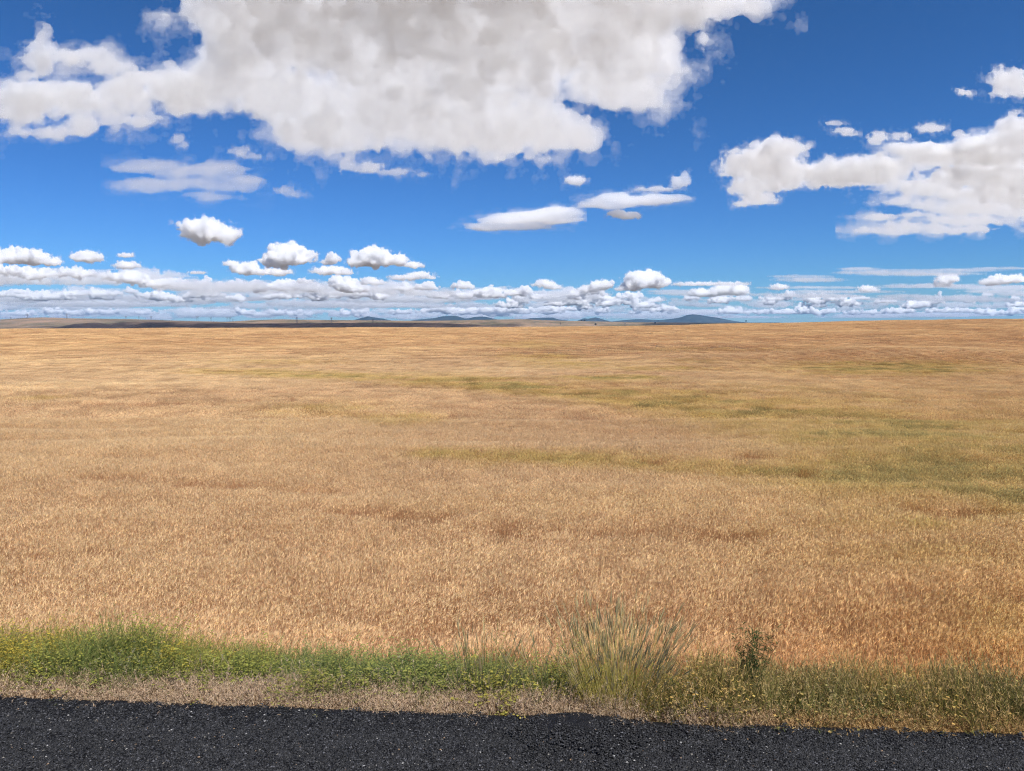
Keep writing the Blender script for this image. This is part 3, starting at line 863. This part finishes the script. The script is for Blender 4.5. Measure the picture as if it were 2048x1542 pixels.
layers = [wheat_layer(6.0, 33, .29, near_v, 1.0, spin=1.6), wheat_layer(33, 130, 1.28, mid_v, .5), wheat_layer(129, 640, 3.9, far_v, .5)]
off = [0, len(near_v), len(near_v) + len(mid_v)]
wp = [np.concatenate([l[i] for l in layers]) for i in range(4)]
wv = np.concatenate([l[4] + o for l, o in zip(layers, off)])
# a clump leans the way the ground does not: rotate about z first, then lay on the slope (XYZ euler keeps z spin last, so swap)
strew("wheat_field", "ripe tan wheat covering the rolling field, greener along the swale", "wheat", wp[0], wp[1], wp[2], wp[3], wv, near_v + mid_v + far_v)
# ------------------------------------------------------------------ the verge: dry grass, green weeds, dark mixed grass
def sow_verge(x0, x1, s0, s1, per_m2):
    n = int((x1 - x0) * (s1 - s0) * per_m2)
    x = x0 + (x1 - x0) * RNG.random(n); s = s0 + (s1 - s0) * RNG.random(n)
    return x, EDGE0 + EDGES * x + s, s


def fine_grass(n, rad, h0, col, tipcol, seed, wid=.0022, spread=.22, panicle=True):
    k = Kit()
    a = RNG.random(n) * 2 * np.pi; r = rad * np.sqrt(RNG.random(n))
    b = np.stack([r * np.cos(a), r * np.sin(a), np.zeros(n)], 1)
    ln = RNG.normal(0, spread, (n, 2)) + np.array([.06, 0])
    d = np.stack([ln[:, 0], ln[:, 1], np.ones(n)], 1); d /= np.linalg.norm(d, axis=1)[:, None]
    L = h0 * (.5 + .6 * RNG.random(n))
    bend = np.stack([RNG.normal(.05, .15, n), RNG.normal(0, .15, n), -.12 * np.ones(n)], 1)
    _, _, _, p = r0 = ribbons(b, d, L, np.full(n, wid), bend, 3, jitter(col, n, .35), .5)
    k.add(*r0)
    if panicle:
        m = 4
        tip = np.repeat(p[:, -1], m, 0) - np.repeat(d, m, 0) * (RNG.random((n * m, 1)) * .25 * np.repeat(L, m)[:, None])
        dd = np.repeat(d, m, 0) + RNG.normal(0, .30, (n * m, 3)); dd /= np.linalg.norm(dd, axis=1)[:, None]
        k.add(*ribbons(tip, dd, .015 + .02 * RNG.random(n * m), np.full(n * m, .0034), np.tile([.1, 0, -.25], (n * m, 1)), 2, jitter(tipcol, n * m, .3), .8, .2))
    return k


def bushy_weed(n, rad, h0, green, flower, seed, leaves=16, nfl=3, lsize=1.0, spread=.3, stemcol=None):
    """branching leafy stems with small leaves and specks of flower"""
    k = Kit()
    a = RNG.random(n) * 2 * np.pi; r = rad * np.sqrt(RNG.random(n))
    b = np.stack([r * np.cos(a), r * np.sin(a), np.zeros(n)], 1)
    ln = RNG.normal(0, spread, (n, 2)) + b[:, :2] * .6
    d = np.stack([ln[:, 0], ln[:, 1], np.ones(n)], 1); d /= np.linalg.norm(d, axis=1)[:, None]
    L = h0 * (.55 + .5 * RNG.random(n))
    bend = np.stack([RNG.normal(.08, .12, n), RNG.normal(0, .12, n), -.05 * np.ones(n)], 1)
    _, _, _, p = r0 = ribbons(b, d, L, np.full(n, .003), bend, 4, jitter(stemcol or np.array(green) * .9, n, .25), .6)
    k.add(*r0)
    def on(m, lo, hi):
        t = lo + (hi - lo) * RNG.random((n, m))
        q = b[:, None] + d[:, None] * (L[:, None] * t)[..., None] + bend[:, None] * (t * t * L[:, None])[..., None]
        return q.reshape(-1, 3), t.ravel()
    q, t = on(leaves, .12, 1.0)
    m = len(q)
    a = RNG.random(m) * 2 * np.pi
    dd = np.stack([np.cos(a), np.sin(a), .4 + .7 * RNG.random(m)], 1); dd /= np.linalg.norm(dd, axis=1)[:, None]
    k.add(*ribbons(q, dd, (.018 + .03 * RNG.random(m)) * lsize, (.0035 + .003 * RNG.random(m)) * lsize, np.tile([0, 0, -.4], (m, 1)), 2, jitter(green, m, .38, .1), .9, .15, prof=([0, .4, 1], [.4, 1, .1])))
    if nfl:
        q, t = on(nfl, .7, 1.06)
        m = len(q)
        q = q + RNG.normal(0, .012, (m, 3))
        for ax in range(2):
            a = RNG.random(m) * 2 * np.pi
            dd = np.stack([np.cos(a), np.sin(a), .3 * np.ones(m)], 1)
            k.add(*ribbons(q - dd * .004, dd, np.full(m, .009), np.full(m, .008), np.zeros((m, 3)), 1, jitter(flower, m, .25), 0, .9))
    return k

GM = plant_mat("verge_plants", .3)
dry_v = [fine_grass(56, .10, .17, (.42, .295, .175), (.46, .34, .225), i, wid=.0026, spread=.12).mesh("dry_grass_tuft", GM) for i in range(6)] + \
        [fine_grass(12, .08, .30, (.42, .29, .17), (.46, .35, .24), 20 + i, wid=.0026, spread=.10).mesh("dry_stem_tuft", GM) for i in range(2)]
x, y, s = sow_verge(-6.5, 6.5, .022, 1.0, 330)
lim = .40 - .20 * smooth01(x, -.3, 1.2)
ok = (s < lim * (.7 + .6 * noise2(x, y, .4, 81, 3)))
x, y, s = x[ok], y[ok], s[ok]
n = len(x); z = ground_z(x, y) - .005
hh = (.42 + .42 * smooth01(s, .0, .4)) * (.8 + .5 * noise2(x, y, .5, 82, 3))
tn = np.array([1.0, 1.0, 1.0])[None] * (.85 + .35 * noise2(x, y, .6, 83, 3))[:, None]
gold = smooth01(x, .9, 1.8)[:, None]
tn = tn * (1 - gold) + tn * np.array([.95, .84, .56])[None] * gold
strew("dry_grass", "short dry brown grass along the edge of the road", "grass", np.stack([x, y, z], 1),
      np.stack([RNG.normal(0, .1, n), RNG.normal(0, .1, n), RNG.random(n) * 6.3], 1), np.stack([np.ones(n), np.ones(n), hh], 1), tn, np.where(RNG.random(n) < .08, RNG.integers(6, 8, n), RNG.integers(0, 6, n)), dry_v)

weed_v = [bushy_weed(34, .13, .56, (.135, .150, .048), (.32, .29, .07), i, leaves=15, nfl=5, lsize=.7, spread=.2).mesh("weed_clump", GM) for i in range(3)] + \
         [fine_grass(70, .13, .60, (.145, .165, .05), (.30, .27, .10), i, wid=.0030, spread=.16).mesh("green_grass_tuft", GM) for i in range(4)]
x, y, s = sow_verge(-7, 1.5, .25, 2.25, 80)
w = noise2(x, y, .45, 85, 3)
lo = .13 + .34 * (w - .5); hi = 2.15 - 1.0 * smooth01(x, -.7, .6) + .5 * (w - .5)
keep = RNG.random(len(x)) < 1 - .75 * smooth01(x, .1, 1.0)
ok = (s > lo) & (s < hi) & keep
x, y, s = x[ok], y[ok], s[ok]
n = len(x); z = ground_z(x, y) - .01
ht = (.46 + .64 * noise2(x, y, .30, 86, 4)) * (1.12 - .36 * smooth01(x, -3.2, -.2)) * (.52 + .48 * smooth01(s, .2, .8))
yel = smooth01(noise2(x, y, .7, 87, 3), .42, .66)[:, None]
cool = smooth01(x, -2.2, -1.0)[:, None] * (1 - .4 * yel)
tn = np.array([.92, 1.0, .92])[None] * (1 - yel) + np.array([1.35, 1.15, .85])[None] * yel
tn = tn * (1 - cool) + tn * np.array([.86, .93, 1.15])[None] * cool
strew("green_weeds", "bright green weeds with tiny yellow flowers growing in the ditch at left", "weeds", np.stack([x, y, z], 1),
      np.stack([RNG.normal(0, .12, n), RNG.normal(.08, .12, n), RNG.random(n) * 6.3], 1), np.stack([np.ones(n), np.ones(n), ht], 1), tn, RNG.integers(0, 7, n), weed_v)

mix_v = [fine_grass(30, .12, .44, (.165, .145, .055), (.40, .30, .16), i, wid=.0034, spread=.14).mesh("mixed_grass_tuft", GM) for i in range(4)] + \
        [bushy_weed(9, .10, .34, (.095, .10, .04), (.40, .30, .12), i, leaves=16, nfl=1, lsize=.9).mesh("mixed_weed_tuft", GM) for i in range(3)]
x, y, s = sow_verge(.75, 7, .02, 1.7, 230)
lo = .02 + .05 * noise2(x, y, .3, 91, 3)
hi = 1.5 * smooth01(x, .8, 1.9) + .3
ok = (s > lo) & (s < hi) & (RNG.random(len(x)) < .35 + .75 * noise2(x, y, .35, 92, 3))
x, y, s = x[ok], y[ok], s[ok]
n = len(x); z = ground_z(x, y) - .01
ht = (.55 + .75 * noise2(x, y, .4, 93, 3)) * (.62 + .42 * smooth01(s, .02, .5))
tv = noise2(x, y, .5, 94, 3)[:, None]
tn = np.array([.85, .98, .9])[None] * (1 - tv) + np.array([1.7, 1.4, 1.0])[None] * tv
strew("mixed_grass", "dark olive and straw grass and weeds beside the road at right", "grass", np.stack([x, y, z], 1),
      np.stack([RNG.normal(0, .1, n), RNG.normal(.05, .1, n), RNG.random(n) * 6.3], 1), np.stack([np.ones(n), np.ones(n), ht], 1), tn, RNG.integers(0, 7, n), mix_v)

# ------------------------------------------------------------------ plants that stand out one by one
RNG = np.random.default_rng(5)
PM = plant_mat("single_plants", .42, inst=False)

def stand(px, s):
    """the ground point a given distance beyond the road's edge, seen under photograph column px"""
    x = 0.0
    for _ in range(30):
        y = EDGE0 + EDGES * x + s
        z = float(ground_z(x, y))
        d = y * CP - (z - EYE) * SP
        x = (px - CX) / F * d
    return (x, EDGE0 + EDGES * x + s, z - .005)


def bunchgrass(n, rad, h0, fan, green, straw, headed=.6, wid=.0036):
    k = Kit()
    a = RNG.random(n) * 2 * np.pi; r = rad * np.sqrt(RNG.random(n))
    b = np.stack([r * np.cos(a), r * np.sin(a), np.zeros(n)], 1)
    d = np.stack([b[:, 0] / rad * fan + RNG.normal(0, .07, n), b[:, 1] / rad * fan + RNG.normal(0, .07, n), np.ones(n)], 1)
    d /= np.linalg.norm(d, axis=1)[:, None]
    L = h0 * (.45 + .55 * RNG.random(n))
    bend = d * np.array([.22, .22, -.05]) + RNG.normal(0, .03, (n, 3))
    mixv = RNG.random((n, 1))
    col = (np.array(green)[None] * (1 - mixv) + np.array(straw)[None] * mixv) * (.7 + .6 * RNG.random((n, 1)))
    _, _, _, p = r0 = ribbons(b, d, L, np.full(n, wid), bend, 6, col, .55)
    k.add(*r0)
    m = int(n * headed)
    tip = p[:m, -1]; td = p[:m, -1] - p[:m, -2]; td /= np.linalg.norm(td, axis=1)[:, None]
    for q in range(3):
        dd = td + RNG.normal(0, .10, (m, 3)); dd /= np.linalg.norm(dd, axis=1)[:, None]
        k.add(*ribbons(tip - td * .05, dd, .08 + .06 * RNG.random(m), np.full(m, .006), np.tile([.05, 0, -.1], (m, 1)), 3, jitter((.42, .34, .17), m, .25), .7, .2, prof=([0, .4, 1], [.4, 1, .15])))
    # the short green base blades
    nb = n
    a = RNG.random(nb) * 2 * np.pi; r = rad * np.sqrt(RNG.random(nb))
    b = np.stack([r * np.cos(a), r * np.sin(a), np.zeros(nb)], 1)
    d = np.stack([np.cos(a) * .35 + RNG.normal(0, .15, nb), np.sin(a) * .35 + RNG.normal(0, .15, nb), np.ones(nb)], 1)
    k.add(*ribbons(b, d, h0 * (.2 + .3 * RNG.random(nb)), np.full(nb, wid * 1.2), np.stack([np.cos(a) * .2, np.sin(a) * .2, -.15 * np.ones(nb)], 1), 4, jitter(green, nb, .4, .1), .8))
    return k


def plant(name, label, cat, px, s, kit, rz=0.0, group=None):
    o = link(name, kit.mesh(name, PM)); o.location = stand(px, s); o.rotation_euler[2] = rz
    return tag(o, label, cat, group)

plant("bunchgrass", "tall straw and green bunchgrass fanning out at the road edge", "grass clump", 1240, .33,
      bunchgrass(620, .20, .64, .34, (.31, .285, .055), (.72, .57, .22), wid=.0023))
plant("bunchgrass", "loose dark green bunchgrass with upright stems where the weeds thin out", "grass clump", 965, .38,
      bunchgrass(110, .16, .52, .30, (.12, .17, .05), (.26, .24, .10), headed=.5))
plant("bunchgrass", "small leaning green bunchgrass just left of the tall straw bunchgrass", "grass clump", 1085, .34,
      bunchgrass(90, .13, .45, .42, (.12, .17, .06), (.26, .24, .11), headed=.4))
plant("weed", "lone dark green leafy weed standing up against the wheat at right", "weed", 1500, .62,
      bushy_weed(26, .05, .58, (.055, .080, .028), (.16, .14, .05), 3, leaves=70, nfl=2, lsize=1.5, spread=.07))
plant("weed", "larger grey-green weed with a dark stem in front of the yellow-flowered weeds", "weed", 272, .42,
      bushy_weed(22, .05, .36, (.17, .19, .11), (.3, .28, .16), 4, leaves=30, nfl=2, lsize=.7, spread=.42, stemcol=(.09, .075, .055)))
plant("weed", "thin grey-green weed with a bare dark stem near the left edge of the verge", "weed", 165, .40,
      bushy_weed(12, .04, .30, (.16, .17, .10), (.3, .28, .16), 5, leaves=22, nfl=1, lsize=.6, spread=.38, stemcol=(.09, .07, .055)))
plant("weed", "grey-green twiggy weed straddling dry and green grass in the middle of the verge", "weed", 735, .42,
      bushy_weed(18, .10, .30, (.14, .165, .085), (.3, .28, .16), 6, leaves=26, nfl=2, lsize=.7, spread=.45, stemcol=(.11, .09, .06)))
plant("weed", "blue-grey weed right of the tall straw bunchgrass", "weed", 1350, .34,
      bushy_weed(26, .12, .30, (.15, .165, .115), (.35, .31, .2), 7, leaves=26, nfl=3, lsize=.7, spread=.3))

# ------------------------------------------------------------------ stone chips bedded in the road
def chips(n, side, seed):
    rg_ = np.random.default_rng(seed)
    ico = np.array([(0, 0, 1), (.9, 0, .2), (.28, .85, .25), (-.73, .53, .15), (-.73, -.53, .25), (.28, -.85, .2), (0, 0, -.6)])
    fc = np.array([(0, 1, 2), (0, 2, 3), (0, 3, 4), (0, 4, 5), (0, 5, 1), (6, 2, 1), (6, 3, 2), (6, 4, 3), (6, 5, 4), (6, 1, 5)])
    v = ico[None] * (1 + rg_.normal(0, .16, (n, 7, 1))) * (.0038 + .0036 * rg_.random((n, 1, 1)) ** 1.5) * np.array([1.25, .9, .75])
    a = rg_.random(n) * 2 * np.pi; c_, s_ = np.cos(a), np.sin(a)
    v = np.stack([v[..., 0] * c_[:, None] - v[..., 1] * s_[:, None], v[..., 0] * s_[:, None] + v[..., 1] * c_[:, None], v[..., 2]], -1)
    pos = np.stack([(rg_.random(n) - .5) * side, (rg_.random(n) - .5) * side, .001 + .003 * rg_.random(n)], 1)
    v = (v + pos[:, None]).reshape(-1, 3)
    f = (fc[None] + np.arange(n)[:, None, None] * 7).reshape(-1, 3)
    lum = .0122 * np.exp(rg_.normal(0, .75, n))
    c = lum[:, None] * np.array([1.0, 1.0, 1.07])[None]
    k = rg_.random(n)
    c[k > .992] = np.array([.16, .145, .12]) * (.6 + .8 * rg_.random(((k > .992).sum(), 1)))
    c[k > .9965] = np.array([.26, .17, .10])
    c[k > .9988] = np.array([.30, .29, .27])
    me = mesh_np("stone_chips", v, f, [CHIP])
    at = me.color_attributes.new("col", 'FLOAT_COLOR', 'POINT')
    at.data.foreach_set("color", np.concatenate([np.repeat(c, 7, 0), np.ones((n * 7, 1))], 1).astype(np.float32).ravel())
    return me

CHIP, t, out = new_mat("stone_chip")
a_ = N(t, "Attribute", attribute_name="col"); b_ = N(t, "BsdfPrincipled"); b_.inputs["Roughness"].default_value = .6; b_.inputs["Specular IOR Level"].default_value = .25
t.links.new(a_.outputs["Color"], b_.inputs["Base Color"]); t.links.new(b_.outputs[0], out.inputs[0])
chip_v = [chips(1150, .30, 300 + i) for i in range(8)]
P = np.array([(x_ * .18 + (.09 if j % 2 else 0), j * -.18 - .19) for x_ in range(-34, 34) for j in range(7)])
x, s = P[:, 0], P[:, 1]
y = EDGE0 + EDGES * x + s
n = len(x)
strew("stone_chips", None, None, np.stack([x, y, road_z(x, y)], 1),
      np.stack([np.zeros(n), np.zeros(n), RNG.random(n) * 6.283], 1), np.ones((n, 3)), np.ones((n, 3)), RNG.integers(0, 8, n), chip_v, parent=road)

# ------------------------------------------------------------------ the power line on the hills
STEEL, t, out = new_mat("weathered_steel")
b_ = N(t, "BsdfPrincipled"); b_.inputs["Base Color"].default_value = (.10, .10, .11, 1); b_.inputs["Roughness"].default_value = .6
t.links.new(b_.outputs[0], out.inputs[0])

def bars(segs, w):
    vs, qs, n = [], [], 0
    for p0, p1 in segs:
        p0, p1 = np.array(p0, float), np.array(p1, float)
        d = p1 - p0; d /= np.linalg.norm(d)
        u = np.cross(d, (0.3, .9, .2)); u /= np.linalg.norm(u); v_ = np.cross(d, u)
        ring = [u, v_, -u, -v_]
        vs += [p0 + r_ * w * .5 for r_ in ring] + [p1 + r_ * w * .5 for r_ in ring]
        qs += [(n + i, n + (i + 1) % 4, n + 4 + (i + 1) % 4, n + 4 + i) for i in range(4)] + [(n + 3, n + 2, n + 1, n), (n + 4, n + 5, n + 6, n + 7)]
        n += 8
    return np.array(vs), np.array(qs)

def lattice_tower(h, arms=True):
    s = []
    lv = [(0, .12), (.3, .085), (.55, .06), (.75, .035), (1, .03)]
    for (a, ra), (b, rb) in zip(lv[:-1], lv[1:]):
        for i in range(4):
            sx, sy = [(1, 1), (-1, 1), (-1, -1), (1, -1)][i]; tx, ty = [(1, 1), (-1, 1), (-1, -1), (1, -1)][(i + 1) % 4]
            s.append(((sx * ra * h, sy * ra * h, a * h), (sx * rb * h, sy * rb * h, b * h)))
            s.append(((sx * ra * h, sy * ra * h, a * h), (tx * rb * h, ty * rb * h, b * h)))
            s.append(((sx * rb * h, sy * rb * h, b * h), (tx * rb * h, ty * rb * h, b * h)))
    for zz, hw in ((.74, .20), (.86, .25), (.98, .17)):
        for sy in (-.02, .02):
            s.append(((-hw * h, sy * h, zz * h), (hw * h, sy * h, zz * h)))
        for e in (-1, 1):
            s.append(((e * hw * h, 0, zz * h), (e * .03 * h, 0, (zz + .05) * h)))
            s.append(((e * hw * h * .95, 0, zz * h), (e * hw * h * .95, 0, (zz - .05) * h)))
    return s

def pole_frame(h):
    s = [((-.10 * h, 0, 0), (-.10 * h, 0, h)), ((.10 * h, 0, 0), (.10 * h, 0, h)), ((-.28 * h, 0, .86 * h), (.28 * h, 0, .86 * h)),
         ((-.10 * h, 0, .55 * h), (.10 * h, 0, .8 * h)), ((.10 * h, 0, .55 * h), (-.10 * h, 0, .8 * h))]
    for e in (-.26, 0, .26): s.append(((e * h, 0, .86 * h), (e * h, 0, .80 * h)))
    return s

TOWERS = [  # px, foot py, top py, distance, kind, label
 (22, 641.5, 633.5, 6000, 'p', "faint power pole frame nearest the left edge of the photo"),
 (55, 641, 627.5, 5600, 't', "lattice pylon on the left hill with its foot below the skyline"),
 (134, 638, 627.5, 5700, 't', "lattice pylon on the highest part of the left hill"),
 (252, 640.5, 631.5, 5600, 'p', "dark power pole frame above the gap of the dark spur"),
 (278, 639, 632.5, 6100, 'p', "smallest faint power pole between two darker frames"),
 (302.5, 641, 631.5, 5500, 'p', "dark power pole frame over the top of the dark spur"),
 (395, 643, 631.5, 5400, 'p', "tall power pole frame in the dip where the dark spur falls away"),
 (422, 643, 633.5, 6100, 'p', "faint thin power pole just right of the tall one in the dip"),
 (455, 644, 633, 5500, 'p', "left one of a close pair of power poles"),
 (460.5, 644, 633, 5500, 'p', "right one of a close pair of power poles"),
 (465.5, 644, 637, 6000, 'p', "short power pole beside the close pair"),
 (594, 647, 634.5, 4600, 't', "lattice pylon on the smooth green-brown crest left of the mountains"),
 (663, 646, 635, 4900, 't', "pale lattice pylon between the crest pylon and the first mountain"),
 (746, 650, 638.5, 4300, 't', "dark lattice pylon in front of the farthest left mountain"),
 (1121, 651, 644.5, 4400, 'p', "small power pole frame on the bright plain between the mountains"),
 (1250, 651.5, 645, 4400, 't', "faint pylon on the pale plain in front of the tallest mountain"),
]
for px, fy, ty, D, kd, lab in TOWERS:
    x, y, z = [float(v) for v in ray(px, fy)]; k = D / y
    z2 = float(ray(px, ty)[2])
    hgt = (z2 - z) * k
    v, q = bars(lattice_tower(hgt) if kd == 't' else pole_frame(hgt), .75 if kd == 't' else 1.3)
    nm = "pylon" if kd == 't' else "power_pole"
    o = link(nm, mesh_np(nm, v, q, [STEEL])); o.location = (x * k, D, EYE + z * k); o.rotation_euler[2] = .35
    tag(o, lab, "pylon" if kd == 't' else "power pole", "power line across the far hills")

# ------------------------------------------------------------------ a few trees and bushes on the far plain
TM = plant_mat("far_tree", .2, inst=False)
def far_tree(h, wd):
    k = Kit()
    n = 420
    ph = RNG.random(n) * 2 * np.pi; r_ = RNG.random(n) ** .5; zz = RNG.random(n)
    rad = wd * .5 * np.sqrt(np.clip(1 - (zz * 2 - .9) ** 2, 0.05, 1))
    b = np.stack([np.cos(ph) * r_ * rad, np.sin(ph) * r_ * rad, h * (.22 + .75 * zz)], 1) + RNG.normal(0, wd * .05, (n, 3))
    d = RNG.normal(0, 1, (n, 3)); d /= np.linalg.norm(d, axis=1)[:, None]
    k.add(*ribbons(b, d, np.full(n, h * .12), np.full(n, h * .10), np.zeros((n, 3)), 1, jitter((.045, .06, .032), n, .4), .5, .5))
    return k
def trunk(h):
    k = Kit(); a = np.linspace(0, 2 * np.pi, 4)[:3]
    k.add(*ribbons(np.zeros((3, 3)), np.tile([0, 0, 1.], (3, 1)), np.full(3, h * .5), np.full(3, h * .09), np.zeros((3, 3)), 2, jitter((.09, .065, .045), 3, .1), .5, .4, side=np.stack([np.cos(a), np.sin(a), a * 0], 1)))
    return k
for px, fy, hpx, D, lab in [(1163, 643.2, 3.2, 6500, "left one of two tiny dark trees before the pair of small peaks"), (1169, 643.2, 3.6, 6500, "right one of two tiny dark trees before the pair of small peaks"),
                            (1191, 650.5, 4, 4300, "low dark tree clump below the pair of small peaks"), (1310, 647.5, 3.4, 5200, "tiny dark tree below the foot of the tallest mountain"),
                            (1492, 643.6, 3, 5400, "tiny dark tree on the skyline right of the tallest mountain"), (757, 650, 2.6, 4300, "tiny dark bush right of the dark lattice pylon")]:
    x, y, z = [float(v) for v in ray(px, fy)]; k = D / y
    h = hpx / F * D
    r_ = bpy.data.objects.new("tree", None); COL.objects.link(r_); r_.location = (x * k, D, EYE + z * k)
    tag(r_, lab, "tree")
    link("crown", far_tree(h, h * 1.15).mesh("crown", TM), r_); link("trunk", trunk(h).mesh("trunk", TM), r_)
# ------------------------------------------------------------------ the air
def haze_box():
    x0, x1, y0, y1, z0, z1 = -30000, 30000, -30000, 30000, -95, 330
    v = [(x, y, z) for x in (x0, x1) for y in (y0, y1) for z in (z0, z1)]
    f = [(0, 1, 3, 2), (4, 6, 7, 5), (0, 4, 5, 1), (2, 3, 7, 6), (0, 2, 6, 4), (1, 5, 7, 3)]
    m, t, out = new_mat("pale_blue_air")
    pv = N(t, "VolumePrincipled")
    pv.inputs["Color"].default_value = (.34, .60, 1.0, 1)
    pv.inputs["Density"].default_value = 1.9e-5
    pv.inputs["Density Attribute"].default_value = ""
    t.links.new(pv.outputs[0], out.inputs["Volume"])
    m.cycles.homogeneous_volume = True
    o = link("haze", mesh_np("haze", np.array(v), np.array(f), [m]))
    tag(o, "thin pale blue air between the field and the far mountains", "haze", None, "stuff")
haze_box()
